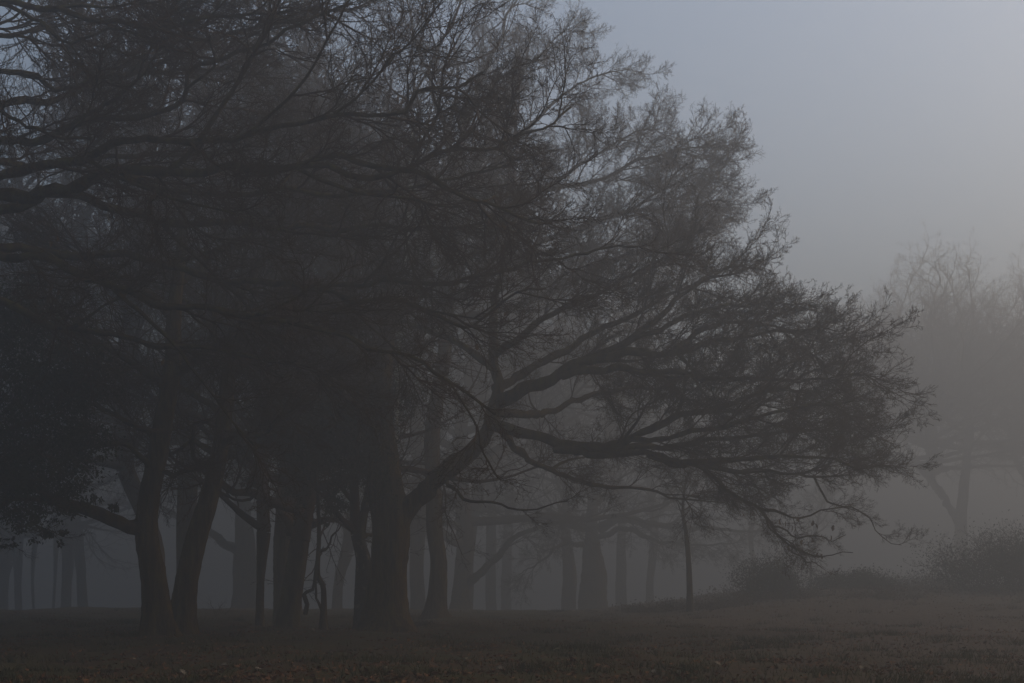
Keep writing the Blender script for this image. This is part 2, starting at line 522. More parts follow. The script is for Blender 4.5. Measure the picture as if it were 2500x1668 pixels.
B.limb(Pl(K1, (1290, 1066, 29), (1375, 1082, 28.8), (1470, 1086, 28.5), (1540, 1068, 28.4), (1600, 1046, 28.3), (1650, 1020, 28.2), (1757, 989, 28), (1850, 960, 28), (1965, 915, 28), (2060, 885, 28)), 0.15, nb=20, size=(1.2, 2.6), sub=4)
B.limb(Pl((1374, 917, 28.6), (1450, 905, 28), (1550, 898, 27.6), (1654, 902, 27.4), (1716, 923, 27.2), (1840, 931, 27), (1965, 923, 27), (2060, 930, 27)), 0.10, nb=16, size=(1.0, 2.3), sub=3)
B.limb(Pl((1355, 1097, 28.8), (1450, 1103, 28), (1584, 1110, 27.5), (1651, 1130, 27.3), (1718, 1143, 27.2), (1785, 1201, 27), (1852, 1241, 27), (1888, 1290, 27), (1933, 1326, 27)), 0.10, 0.012, nb=9, t0=0.25, size=(1.0, 2.0), sub=0)
B.limb(Pl((1584, 1110, 27.5), (1673, 1140, 28.4), (1852, 1152, 29), (1970, 1158, 29), (2055, 1162, 29)), 0.08, nb=14, size=(1.1, 2.2), sub=3)
B.limb(Pl((1470, 1105, 28.5), (1600, 1090, 29.5), (1740, 1075, 30), (1880, 1060, 30), (1990, 1045, 30), (2060, 1055, 30)), 0.09, nb=15, size=(1.1, 2.3), sub=3)
B.limb(Pl((1208, 950, 29.5), (1350, 870, 30.5), (1480, 800, 31), (1600, 740, 31), (1690, 690, 31), (1760, 655, 31)), 0.12, nb=20, size=(1.1, 2.2), lib=LIBU)
B.limb(Pl((1412, 891, 28.5), (1550, 820, 28.5), (1700, 765, 28.5), (1810, 740, 28.5), (1890, 730, 28.5)), 0.09, nb=20, size=(1.0, 2.0), lib=LIBU)
B.limb(Pl((1205, 870, 29.5), (1290, 800, 29), (1400, 740, 28.6), (1530, 680, 28.4), (1660, 620, 28.2)), 0.09, nb=14, size=(1.1, 2.3), lib=LIBU, sub=2)
B.limb(Pl((1205, 900, 29.5), (1120, 830, 30), (1020, 790, 30.5), (900, 760, 31), (780, 740, 31)), 0.09, nb=11, size=(1.1, 2.2))
B.limb(Pl((935, 1080, 30.2), (860, 980, 29), (740, 930, 28), (640, 900, 27.5), (520, 880, 27)), 0.10, nb=12, size=(1.1, 2.2))
B.limb(Pl((1080, 1160, 29.8), (1120, 1210, 28), (1200, 1225, 27.4), (1290, 1245, 27), (1380, 1225, 26.8)), 0.05, 0.012, nb=6, size=(0.6, 1.2))
B.limb(Pl((940, 850, 30.4), (1000, 740, 31), (1080, 640, 31.5), (1170, 540, 32)), 0.08, nb=10, size=(1.1, 2.2), lib=LIBU)
B.limb(Pl((1205, 1010, 29.5), (1330, 1010, 32), (1480, 960, 33.5), (1650, 930, 34), (1820, 900, 34)), 0.12, nb=14, size=(1.2, 2.5), sub=3)
B.limb(Pl((1205, 1030, 29.5), (1300, 1130, 32), (1450, 1180, 33.5), (1600, 1200, 34), (1760, 1230, 34)), 0.10, nb=11, size=(1.1, 2.2), sub=2)

B.limb(Pl((1652, 1130, 27.3), (1780, 1125, 26.5), (1920, 1110, 26), (2020, 1120, 26), (2105, 1145, 26)), 0.06, nb=13, size=(1.0, 2.1))
B.limb(Pl((1527, 1074, 28.4), (1660, 1060, 27), (1800, 1030, 26.5), (1950, 1000, 26.5), (2090, 980, 26.5)), 0.07, nb=14, size=(1.1, 2.2))
B.limb(Pl((1550, 820, 28.5), (1660, 720, 29), (1740, 665, 29), (1800, 640, 29)), 0.07, nb=13, size=(1.1, 2.2), lib=LIBU)
B.limb(Pl((1650, 850, 28), (1760, 790, 29), (1870, 785, 29.6), (1965, 815, 30)), 0.07, nb=13, size=(1.1, 2.2), lib=LIBU)

B.limb(Pl((1870, 1262, 27), (1888, 1290, 27), (1933, 1326, 27), (1986, 1360, 27), (2030, 1358, 27), (2050, 1350, 27), (2072, 1345, 27)), 0.028, 0.008, nb=2, t0=0.4, size=(0.4, 0.6), tip=False)
B.limb(Pl((1884, 1286, 27), (1915, 1290, 27), (1945, 1303, 27), (1985, 1305, 27), (2010, 1318, 27), (2030, 1325, 27), (2070, 1305, 27)), 0.018, 0.007, nb=4, t0=0.2, size=(0.35, 0.6), tip=False)
B.limb(Pl((1938, 1330, 27), (1945, 1345, 27), (1968, 1368, 27), (1990, 1381, 27), (2012, 1395, 27)), 0.016, 0.006, nb=2, t0=0.3, size=(0.3, 0.5), tip=False)
B.limb(Pl((1986, 1161, 29), (2031, 1235, 28.6), (2080, 1240, 28.4), (2120, 1259, 28.4), (2150, 1300, 28.4), (2180, 1325, 28.4), (2205, 1331, 28.4)), 0.024, 0.007, nb=4, t0=0.3, size=(0.5, 0.9), tip=False)
B.limb(Pl((1852, 1241, 27), (1900, 1250, 27.2), (1960, 1255, 27.4), (2040, 1240, 27.5), (2100, 1245, 27.5)), 0.03, 0.008, nb=6, size=(0.7, 1.1), tip=False)
ib = Buf()
ib.add(*leaf_quads(clumps([(P(940, 1180, 29.7) - bB, (0.55, 0.5, 0.9)), (P(930, 1050, 29.9) - bB, (0.6, 0.55, 0.9)), (P(960, 960, 30) - bB, (0.8, 0.6, 0.7)), (P(885, 1000, 29.6) - bB, (0.6, 0.6, 0.5))], 6500, np.random.default_rng(8)), 0.06, np.random.default_rng(9), droop=0.5))
link('ivy', ib.mesh('ivy', HOLLY, False), B.o)

# --- the taller oak behind it, fanning up into the sky
bC = gpt(1062, 42)
Cc = Tree('fan_crowned_oak', bC, 'tall pale oak behind the centre one, fanning right against the sky', 'tree', seed=23)
Cc.more, Cc.big, Cc.thin = 1.5, 1.05, 0.9
Cc.trunk([bC, P(1070, 1380, 42.0), P(1060, 1270, 42.1), P(1056, 1050, 42.1), P(1086, 850, 42.1), P(1095, 650, 42.1), P(1108, 480, 42.1), P(1096, 330, 42.2), P(1118, 200, 42.4), P(1105, 90, 42.4)], [0.32, 0.28, 0.27, 0.26, 0.24, 0.20, 0.15, 0.11, 0.06, 0.03])
for pl, r, n in [
    (((1090, 700, 42.1), (1200, 560, 41.1), (1325, 465, 40.6), (1447, 384, 40.1), (1540, 330, 40.1), (1610, 310, 40.1)), 0.15, 17),
    (((1088, 740, 42.1), (1250, 640, 41.1), (1400, 560, 40.1), (1550, 500, 39.6), (1680, 440, 39.1), (1760, 420, 39.1)), 0.14, 17),
    (((1095, 640, 42.1), (1180, 450, 42.1), (1280, 320, 42.1), (1380, 230, 42.1), (1487, 174, 42.1), (1520, 185, 42.1)), 0.14, 16),
    (((1100, 560, 42.1), (1170, 380, 43.0), (1250, 220, 43.5), (1340, 110, 44.0), (1390, 70, 44.0)), 0.13, 15),
    (((1085, 790, 42.1), (1280, 740, 42.1), (1450, 660, 42.5), (1600, 600, 43.0), (1740, 550, 43.0)), 0.12, 15),
    (((1105, 420, 42.1), (1160, 230, 42.1), (1230, 60, 42.1), (1300, -80, 42.1)), 0.12, 14),
    (((1105, 380, 42.1), (1060, 220, 42.1), (1010, 80, 42.1), (980, -60, 42.1)), 0.11, 12),
    (((1095, 620, 42.1), (1010, 480, 42.1), (920, 380, 42.1), (820, 300, 42.1)), 0.11, 12),
    (((1400, 560, 40.5), (1540, 520, 40), (1660, 500, 39.8), (1750, 505, 39.6)), 0.07, 12),
    (((1250, 640, 41.1), (1380, 610, 40.1), (1520, 590, 39.6), (1650, 560, 39.1)), 0.08, 12),
    (((1325, 465, 40.6), (1460, 440, 40.1), (1600, 380, 39.7), (1720, 360, 39.5)), 0.08, 12),
]:
    Cc.limb(Pl(*pl), r, 0.016, nb=n, size=(1.5, 3.0), lib=LIBU, flat=0.8, amax=58)

# ------------------------------------------------------------------ crown prototypes for the trees further back, unit height
def spray_into(buf, lib, M):
    src = lib
    for v, f in src:
        q = v @ M[:3, :3].T + M[:3, 3]
        buf.add(q, f)


TINY_VF = []
for k in range(4):
    tb = make_branch(220 + k, (5, 3), 0.05, 0.9, 1.1, (20, 60), 1.1, 1.5, True)
    TINY_VF.append([(np.concatenate(tb.v), np.concatenate(tb.f))])
COARSE_VF = [[(np.concatenate(b.v), np.concatenate(b.f))] for b in COARSE]


def proto_crown(seed, nl, elev, spread, nspray, ssize=(0.15, 0.27), lead_len=0.9, shrink=0.55):
    g = np.random.default_rng(seed)
    b = Buf()
    lead = grow(np.zeros((1, 3)), np.array([[0.0, 0, 1]]), np.array([lead_len]), 16, 0.07, 0.05, g)
    lr = taper(np.array([0.02]), np.array([0.002]), 17, 1.0)
    b.tubes(lead, lr, 7)
    az = g.uniform(0, 6.28)
    for k in range(nl):
        t = 0.01 + 0.8 * (k / nl) ** 0.9
        i = min(int(t * 16), 15)
        p = lead[0, i] + (lead[0, i + 1] - lead[0, i]) * (t * 16 - i)
        az += 2.4 + g.normal(0, 0.35)
        el = R(elev[0] + (elev[1] - elev[0]) * t + g.normal(0, 7))
        d = np.array([[math.cos(az) * math.cos(el), math.sin(az) * math.cos(el), math.sin(el)]])
        L = spread * (1 - shrink * t) * g.uniform(0.75, 1.15)
        lp = grow(p[None], d, np.array([L]), 12, 0.10, 0.035, g)
        r0 = min(0.013, lr[0, i] * 0.65)
        rr = taper(np.array([r0]), np.array([0.0022]), 13)
        b.tubes(lp, rr, 6)
        st, dd, _, pr = kids(lp, rr, np.array([L]), nspray, 0.2, 1.0, 25, 60, 1.0, 0.8, g)
        for q in range(nspray + 1):
            pp, d2 = (st[q], dd[q]) if q < nspray else (lp[0, -1], lp[0, -1] - lp[0, -2])
            M = frame(pp, d2, g.uniform(*ssize), g.normal(0, 0.5), 1 if g.random() < 0.5 else -1)
            spray_into(b, COARSE_VF[g.integers(len(COARSE_VF))], M)
    return b.mesh('crown', TWIG)


PROTO = [proto_crown(301, 19, (-4, 55), 0.50, 8), proto_crown(302, 18, (8, 62), 0.44, 8), proto_crown(303, 17, (30, 70), 0.34, 7), proto_crown(304, 24, (2, 60), 0.45, 9, (0.13, 0.21), 0.58, 0.12)]


def bg_tree(name, label, pl, d, radii, proto, S, rot, m=BARK, group=None, crown=True, cut=1300):
    """tree with its own trunk through the photo points pl (x, y) at distance d, and a crown of S metres"""
    far = 1.5 if d >= 44 else 1.0                                   # the wood behind stands deep in the fog
    d, S, radii = d * far, S * far, [r * far for r in radii]
    base = gpt(pl[0][0], d)
    while len(pl) > 3 and pl[-1][1] < cut:                          # the crown of a wood tree begins low
        S += (pl[-2][1] - pl[-1][1]) / FPX * d * 0.8
        pl = pl[:-1]
        radii = radii[:-1]
    top = P(*pl[-1], d)[2]
    S = min(S, (25.0 if far == 1.0 else 31.0) - top)
    t = Tree(name, base, label, 'tree', group, seed=abs(int(pl[0][0])) + 7)
    pts = [base] + [P(x + t.g.normal(0, 3.5), y, d) for x, y in pl[1:]]
    t.trunk(pts, list(radii[:len(pts) - 1]) + [max(0.0195 * S, 0.5 * radii[min(len(radii), len(pts) - 1) - 1])], m, flare=1.35, sides=12)
    if crown:
        o = link('crown', PROTO[proto], t.o)
        dirn = norm(pts[-1] - pts[-2])
        M = Matrix.Translation(Vector((pts[-1] - base).tolist())) @ Vector((0, 0, 1)).rotation_difference(Vector((dirn * 0.2 + np.array([0, 0, 0.8])).tolist())).to_matrix().to_4x4() @ Matrix.Rotation(rot, 4, 'Z') @ Matrix.Scale(S, 4)
        o.matrix_local = M
    return t


G1 = 'trees of the wood behind'
# --- the pair of stems on the left
b1 = gpt(385, 25)
T1 = Tree('forked_oak', b1, 'dark oak at left, nearly upright stem with a thick stub branch to the left', 'tree', seed=31)
T1.lib, T1.more, T1.big = LIBA, 1.1, 1.4
T1.trunk([b1, P(378, 1420, 25), P(358, 1310, 25), P(362, 1220, 25), P(385, 1110, 25), P(402, 1020, 25), P(420, 900, 25.2), P(425, 760, 25.4), P(445, 580, 25.6), P(440, 420, 25.8)], [0.26, 0.25, 0.22, 0.20, 0.19, 0.18, 0.15, 0.12, 0.08, 0.03])
T1.limb(Pl((358, 1295, 25), (318, 1278, 24.8), (290, 1262, 24.6), (250, 1255, 24.4), (150, 1225, 24), (60, 1190, 23.7), (-60, 1130, 23.4)), 0.13, 0.03, nb=8, t0=0.35, size=(0.8, 1.6))
T1.limb(Pl((375, 1160, 25), (320, 1110, 24.6), (250, 1085, 24.2), (170, 1080, 23.8)), 0.06, 0.012, nb=9, size=(0.7, 1.3))
T1.limb(Pl((395, 1080, 25), (330, 1030, 24.8), (260, 1000, 24.6), (150, 960, 24.4)), 0.06, 0.012, nb=9, size=(0.8, 1.5))
T1.limb(Pl((390, 1150, 25), (440, 1160, 24.6), (500, 1130, 24.2), (560, 1085, 24)), 0.05, 0.012, nb=7, size=(0.6, 1.1))
T1.limb(Pl((412, 960, 25.1), (330, 880, 25), (220, 830, 25), (90, 760, 25)), 0.08, nb=10, size=(1.0, 1.9))
T1.limb(Pl((418, 920, 25.2), (500, 860, 25), (600, 820, 25), (720, 800, 25)), 0.08, nb=11, size=(1.0, 1.9))
T1.limb(Pl((425, 780, 25.4), (340, 700, 25), (240, 650, 24.8), (120, 600, 24.5)), 0.08, nb=10, size=(1.0, 1.9))
T1.limb(Pl((430, 700, 25.5), (520, 620, 26), (620, 560, 26.5), (740, 520, 27)), 0.08, nb=11, size=(1.0, 1.9))

b2 = gpt(440, 26.5)
T2 = Tree('leaning_oak', b2, 'dark oak beside the upright one at left, stem leaning right', 'tree', seed=32)
T2.lib, T2.more, T2.big = LIBA, 1.1, 1.4
T2.trunk([b2, P(452, 1440, 26.5), P(478, 1330, 26.5), P(508, 1230, 26.5), P(532, 1120, 26.5), P(548, 1020, 26.6), P(560, 900, 26.8), P(580, 760, 27), P(600, 600, 27.2)], [0.25, 0.24, 0.23, 0.20, 0.17, 0.16, 0.14, 0.10, 0.04])
for pl in [((540, 1090, 26.5), (580, 1060, 26), (650, 1045, 25.5), (720, 1000, 25)), ((548, 1010, 26.6), (470, 960, 27), (380, 930, 27.5), (280, 900, 28)),
           ((558, 930, 26.8), (640, 860, 27), (720, 820, 27.2), (820, 800, 27.4)), ((562, 880, 26.8), (500, 780, 27), (420, 720, 27), (330, 660, 27)),
           ((585, 720, 27), (660, 620, 27), (760, 560, 27), (880, 520, 27)), ((535, 1110, 26.5), (470, 1080, 27), (410, 1100, 27.4), (330, 1110, 27.6))]:
    T2.limb(Pl(*pl), 0.07, 0.014, nb=9, size=(0.8, 1.8))

bg_tree('slender_tree', 'thin straight dark trunk between the leaning oak and the holly', [(635, 1515), (637, 1400), (641, 1300), (634, 1180), (629, 1050), (632, 880)], 34, [0.11, 0.105, 0.10, 0.1, 0.095], 2, 6.0, 0.4, group=G1)
bg_tree('oak_tree', 'mid-grey trunk standing just left of the right-leaning trunk', [(687, 1515), (690, 1420), (692, 1310), (684, 1200), (690, 1050), (700, 880)], 38, [0.25, 0.23, 0.22, 0.2, 0.2], 1, 10.5, 1.4, group=G1)
bg_tree('oak_tree', 'stout trunk leaning right, growing through the holly', [(700, 1530), (715, 1430), (742, 1320), (764, 1230), (784, 1140), (800, 1000), (806, 850)], 33, [0.29, 0.27, 0.25, 0.22, 0.21, 0.2], 0, 9.5, 2.2, m=BARK2, group=G1)
t = bg_tree('oak_tree', 'broad faded trunk with a low limb, seen between leaning oak and thin trunk', [(595, 1500), (596, 1380), (594, 1250), (600, 1100), (598, 900)], 53, [0.55, 0.50, 0.48, 0.42], 0, 15, 0.2, group=G1)
t.limb(Pl((585, 1345, 79.5), (545, 1325, 78.8), (520, 1300, 78.6), (455, 1280, 78.0), (395, 1240, 77.2), (330, 1200, 76.5)), 0.280, 0.056, nb=7, size=(1.5, 3.0))
t = bg_tree('flaking_tree', 'forked trunk with pale flaking bark patches, left of the thick central oak', [(885, 1535), (886, 1450), (884, 1370), (876, 1305), (852, 1255), (836, 1190), (822, 1080)], 32, [0.235, 0.22, 0.21, 0.19, 0.14, 0.13], 2, 5.5, 0.9, m=PALE, group=G1)
t.limb(Pl((880, 1315, 32), (886, 1260, 32.1), (900, 1200, 32.2), (905, 1100, 32.4), (900, 980, 32.6)), 0.1, 0.02, nb=7, t0=0.4, size=(0.9, 1.6))
t.limb(Pl((872, 1310, 32), (900, 1312, 32.4), (935, 1300, 33)), 0.05, 0.03, nb=2, t0=0.6, size=(0.6, 0.9))
bg_tree('slender_tree', 'thin grey leaning trunk just left of the flaking forked one', [(822, 1495), (830, 1410), (846, 1350), (858, 1290), (856, 1150), (850, 980)], 46, [0.19, 0.17, 0.15, 0.14, 0.13], 2, 7, 2.9, group=G1)
bg_tree('oak_tree', 'grey trunk half hidden by the right side of the central oak', [(1022, 1490), (1020, 1380), (1022, 1250), (1030, 1100), (1040, 900)], 50, [0.30, 0.27, 0.26, 0.25], 1, 13, 3.6, group=G1)
t = bg_tree('oak_tree', 'grey trunk with a low fork rising right, right of the central oak', [(1125, 1497), (1130, 1420), (1134, 1340), (1130, 1240), (1140, 1100), (1150, 920)], 47, [0.37, 0.31, 0.30, 0.28, 0.26], 0, 12, 4.1, group=G1)
t.limb(Pl((1138, 1430, 70.5), (1165, 1405, 70.2), (1211, 1362, 69.8), (1250, 1322, 69.3), (1310, 1290, 69.0), (1400, 1270, 69.0)), 0.238, 0.042, nb=9, t0=0.4, size=(1.8, 3.3))
t.limb(Pl((1130, 1290, 70.5), (1060, 1270, 69.0), (1000, 1290, 68.2), (930, 1300, 67.5)), 0.140, 0.042, nb=6, size=(1.5, 2.7))
bg_tree('oak_tree', 'faint far trunk, left one of two in the bright gap right of the fork', [(1200, 1500), (1198, 1400), (1196, 1250), (1200, 1050)], 72, [0.32, 0.30, 0.28], 1, 15, 5.0, group=G1)
bg_tree('oak_tree', 'faintest far trunk, right one of two in the bright gap right of the fork', [(1236, 1500), (1236, 1400), (1240, 1250), (1236, 1050)], 80, [0.34, 0.32, 0.3], 2, 16, 0.7, group=G1)
bg_tree('oak_tree', 'grey trunk against the left side of the massive faded trunk', [(1388, 1492), (1386, 1400), (1380, 1280), (1370, 1150), (1372, 950)], 59, [0.36, 0.33, 0.31, 0.29], 1, 5, 1.9, group=G1)
t = bg_tree('oak_tree', 'massive faded trunk with long level limbs under the big drooping crown', [(1446, 1490), (1448, 1400), (1446, 1300), (1436, 1200), (1430, 1080), (1425, 900)], 54, [0.66, 0.56, 0.48, 0.42, 0.36], 0, 8, 2.5, group=G1)
t.limb(Pl((1465, 1290, 81.0), (1510, 1268, 79.5), (1560, 1275, 78.0), (1640, 1285, 76.5), (1740, 1290, 75.0), (1850, 1300, 75.0)), 0.280, 0.042, nb=13, size=(1.8, 3.3), flat=0.4)
t.limb(Pl((1465, 1310, 81.0), (1530, 1292, 78.0), (1600, 1320, 76.5), (1700, 1330, 75.0), (1800, 1325, 75.0)), 0.182, 0.028, nb=11, size=(1.5, 3.0), flat=0.4)
t.limb(Pl((1425, 1290, 81.0), (1360, 1270, 79.5), (1290, 1275, 78.0), (1210, 1250, 76.5)), 0.238, 0.042, nb=11, size=(1.8, 3.3), flat=0.4)
t.limb(Pl((1425, 1330, 81.0), (1370, 1330, 78.0), (1320, 1370, 76.5), (1270, 1400, 75.0)), 0.140, 0.028, nb=8, size=(1.5, 2.7), flat=0.6)
bg_tree('oak_tree', 'faint far trunk right of the massive one', [(1517, 1488), (1515, 1400), (1520, 1250), (1525, 1050)], 72, [0.34, 0.3, 0.28], 1, 6, 3.3, group=G1)
bg_tree('slender_tree', 'faint curved far stem left of the lone sapling', [(1586, 1480), (1588, 1420), (1596, 1330), (1585, 1200), (1570, 1100)], 70, [0.24, 0.2, 0.18, 0.16], 2, 8, 4.4, group=G1)
t = bg_tree('sapling', 'lone slim sapling trunk standing on the bank below the drooping crown', [(1685, 1478), (1681, 1390), (1677, 1310), (1675, 1260)], 43, [0.115, 0.10, 0.085], 2, 3.0, 1.0, cut=1000)
bg_tree('slender_tree', 'thin faded stem right of the bushy shrub on the bank', [(1985, 1440), (1981, 1385), (1993, 1313), (2000, 1240)], 58, [0.075, 0.06, 0.05], 2, 2.4, 1.0, group=G1)
bg_tree('slender_tree', 'thin faint pole-like stem rising behind the bushy shrub', [(1833, 1450), (1834, 1390), (1832, 1320), (1835, 1220)], 66, [0.12, 0.11, 0.1], 2, 5, 2.0, group=G1)
# far left
bg_tree('oak_tree', 'faint trunk at the very left edge, curved at its foot', [(8, 1500), (10, 1420), (18, 1370), (15, 1270), (20, 1100), (25, 900)], 60, [0.30, 0.27, 0.24, 0.22, 0.2], 1, 12, 0.3, group=G1)
bg_tree('oak_tree', 'faint trunk second from the left edge', [(47, 1500), (47, 1400), (44, 1300), (42, 1150), (50, 950)], 62, [0.19, 0.17, 0.16, 0.16], 2, 11, 1.1, group=G1)
bg_tree('slender_tree', 'faint thin stem, left one of two thin ones at far left', [(85, 1500), (88, 1400), (93, 1300), (92, 1150)], 64, [0.08, 0.07, 0.06], 2, 6, 2.1, group=G1)
bg_tree('slender_tree', 'faint thin stem, right one of two thin ones at far left', [(127, 1500), (131, 1400), (138, 1300), (140, 1150)], 64, [0.075, 0.065, 0.06], 2, 6, 3.1, group=G1)
bg_tree('oak_tree', 'faint straight trunk, left of the two standing close together at left', [(157, 1500), (160, 1400), (164, 1300), (168, 1150), (170, 950)], 60, [0.26, 0.24, 0.22, 0.2], 1, 12, 4.0, group=G1)
bg_tree('oak_tree', 'faint leaning trunk, right of the two standing close together at left', [(205, 1500), (198, 1390), (188, 1280), (184, 1150), (170, 900)], 62, [0.27, 0.23, 0.2, 0.2], 0, 12, 5.2, group=G1)
# tall trees of the wood whose trunks are hidden among the others
for k, (x, xu, d, pr, S, lab) in enumerate([
    (372, 250, 43, 1, 13, 'tall bare tree rising behind the upright oak at left'),
    (598, 540, 62, 1, 14, 'tall faded tree rising behind the broad faded trunk'),
    (712, 760, 43, 1, 14, 'tall bare tree rising above the holly'),
    (1138, 1215, 56, 2, 16, 'palest upright tree top at the top centre of the picture'),
    (943, 905, 43, 2, 15, 'tall faded tree rising behind the thick central oak'),
    (452, 470, 42, 0, 15, 'wide bare tree directly behind the leaning oak at left'),
    (-70, 110, 43.5, 1, 13, 'tall bare tree leaning in from the left edge above the holly mass')]):
    bg_tree('oak_tree', lab, [(x, 1500), (x + 2, 1330), ((x + xu) / 2, 1150), (xu, 900)], d, [0.3, 0.28, 0.26], pr, S, 1.3 * k, group=G1)

# --- birch
bb = gpt(955, 37)
Bi = Tree('birch_tree', bb, 'slim pale birch trunk glimpsed behind the central branches', 'tree', seed=41)
Bi.trunk([bb, P(961, 1200, 37), P(968, 950, 37), P(976, 722, 37), P(991, 607, 37), P(1000, 450, 37), P(1008, 250, 37)], [0.10, 0.09, 0.08, 0.075, 0.06, 0.05, 0.02], BIRCH)
for pl in [((985, 650, 37), (1030, 540, 37), (1060, 440, 37)), ((975, 740, 37), (940, 620, 37), (900, 520, 37)), ((1000, 450, 37), (960, 350, 37), (930, 250, 37))]:
    Bi.limb(Pl(*pl), 0.035, 0.008, nb=6, size=(0.9, 1.7), lib=LIBU)

# --- the two faded trees at the right
def faded(name, label, bx, d, stem, dome, seed):
    base = gpt(bx, d)
    t = Tree(name, base, label, 'tree', seed=seed)
    g = t.g
    t.trunk([base] + [P(x, y, d) for x, y in stem[:4]], [0.72, 0.62, 0.52, 0.4, 0.26])
    for q in stem[4]:
        t.limb([P(x, y, d + dd) for x, y, dd in q], 0.34, 0.04, nb=5, t0=0.5, size=(2.5, 4.0), lib=LIBU, flat=0.9)
    for x, y, S, rot in dome:
        o = link('crown', PROTO[3], t.o)
        o.matrix_local = Matrix.Translation(Vector((P(x, y, d) - base).tolist())) @ Matrix.Diagonal((1.32 * S, 1.32 * S, S, 1)) @ Matrix.Rotation(rot, 4, 'Z')
    return t
faded('faded_oak', 'large pale fog-veiled oak with rounded crown at the right', 2352, 118,
      [(2345, 1290), (2352, 1200), (2362, 1100), (2370, 1020),
       [[(2346, 1290, 0), (2305, 1215, -1), (2275, 1160, -1), (2262, 1060, -1), (2250, 960, -1)], [(2305, 1215, -1), (2240, 1130, 1), (2190, 1040, 2), (2150, 960, 2)]]],
      [(2275, 1160, 22.5, 0.5), (2275, 1160, 21.5, 3.4), (2190, 1040, 14.5, 1.7), (2190, 1040, 15.0, 4.9), (2362, 1100, 19.5, 2.6)], 51)
faded('faded_oak', 'second pale fog-veiled oak cut off by the right edge', 2530, 124,
      [(2525, 1290), (2520, 1190), (2515, 1100), (2505, 1000),
       [[(2522, 1200, 0), (2560, 1130, 1), (2590, 1000, 1), (2600, 900, 1)], [(2520, 1190, 0), (2480, 1120, -1), (2455, 1000, -1), (2445, 900, -1)]]],
      [(2480, 1120, 20, 4.0), (2480, 1120, 19, 0.9), (2560, 1130, 20, 1.0)], 52)


def holly(name, label, basepx, d, stems, cs, nleaf, seed, leaf=0.075, mt=HOLLY):
    base = gpt(basepx, d)
    t = Tree(name, base, label, 'tree', seed=seed)
    for k, (pl, r) in enumerate(stems):
        pts = [P(*q) - base for q in pl]
        if k == 0:
            t.trunk([base] + [P(*q) for q in pl[1:]], np.linspace(r, 0.03, len(pl)), BARK, sides=10)
        else:
            b = Buf()
            limb_along(b, pts, r, 0.012, t.g, wob=0.05)
            link('stem', b.mesh('stem', BARK), t.o)
    cl = [(P(x, y, dd) - base, rr) for x, y, dd, rr in cs]
    b = Buf()
    b.add(*leaf_quads(clumps(cl, nleaf, t.g), leaf, t.g, droop=0.5))
    link('foliage', b.mesh('foliage', mt, False), t.o)
    tw = Buf()
    for c, r in cl:
        for k in range(7):
            M = frame(c + t.g.normal(0, 0.25, 3) * np.array(r), t.g.normal(0, 1, 3) * np.array([1, 1, 0.4]), min(r[0], 1.3) * t.g.uniform(0.8, 1.2), 0, 1)
            spray_into(tw, COARSE_VF[t.g.integers(5)], M)
    link('twigs', tw.mesh('twigs', TWIG), t.o)
    return t


holly('holly_tree', 'black-green holly mass at the left edge, its lowest sprays hanging over the fog', -90, 23,
      [(((-90, 1580, 23), (-85, 1350, 23), (-60, 1100, 23), (-50, 850, 23), (-40, 700, 23)), 0.2),
       (((-80, 1280, 23), (40, 1220, 22.7), (120, 1230, 22.4), (200, 1260, 22.2)), 0.07),
       (((-60, 1100, 23), (60, 1040, 22.6), (160, 1010, 22.4)), 0.07)],
      [(20, 1020, 23, (1.6, 1.4, 1.4)), (90, 880, 23, (1.4, 1.3, 1.1)), (10, 760, 23, (1.2, 1.2, 0.8)), (130, 1110, 22.6, (1.2, 1.1, 0.75)),
       (60, 1200, 22.6, (1.2, 1.0, 0.55)), (-60, 1180, 22.8, (1.2, 1.1, 0.8)), (150, 1215, 22.3, (0.6, 0.6, 0.35)), (60, 1285, 22.4, (0.75, 0.6, 0.30)),
       (130, 1300, 22.3, (0.3, 0.3, 0.22)), (225, 1245, 22.2, (0.45, 0.4, 0.16)), (20, 1335, 22.4, (0.4, 0.3, 0.13)), (200, 1060, 22.8, (0.7, 0.7, 0.5)), (190, 920, 23.2, (0.9, 0.8, 0.6))],
      26000, 61)
holly('holly_tree', 'leafy holly with crooked thin stems between the leaning trunks', 788, 31,
      [(((788, 1535, 31), (790, 1440, 31), (776, 1400, 31), (779, 1300, 31), (774, 1180, 31), (770, 1020, 31)), 0.075),
       (((781, 1540, 31), (773, 1450, 31), (768, 1400, 31), (776, 1340, 31)), 0.028),
       (((745, 1500, 31.6), (757, 1430, 31.5), (768, 1380, 31.3), (776, 1330, 31)), 0.05),
       (((779, 1350, 31), (800, 1330, 30.9), (822, 1305, 30.8), (838, 1270, 30.7)), 0.03)],
      [(760, 1060, 31, (1.1, 1.0, 0.9)), (830, 1100, 31, (1.0, 0.9, 0.8)), (680, 1020, 31.4, (0.9, 0.9, 0.75)), (720, 1170, 30.8, (0.55, 0.5, 0.65)),
       (815, 1215, 30.8, (0.5, 0.5, 0.5)), (850, 1000, 31, (1.0, 0.9, 0.7)), (735, 1250, 30.8, (0.22, 0.22, 0.3)), (800, 1275, 30.7, (0.2, 0.2, 0.2)), (640, 1080, 31.4, (0.7, 0.6, 0.6)), (620, 1170, 31.4, (0.35, 0.3, 0.3)), (900, 1130, 31.4, (0.8, 0.7, 0.7))],
      21000, 62)


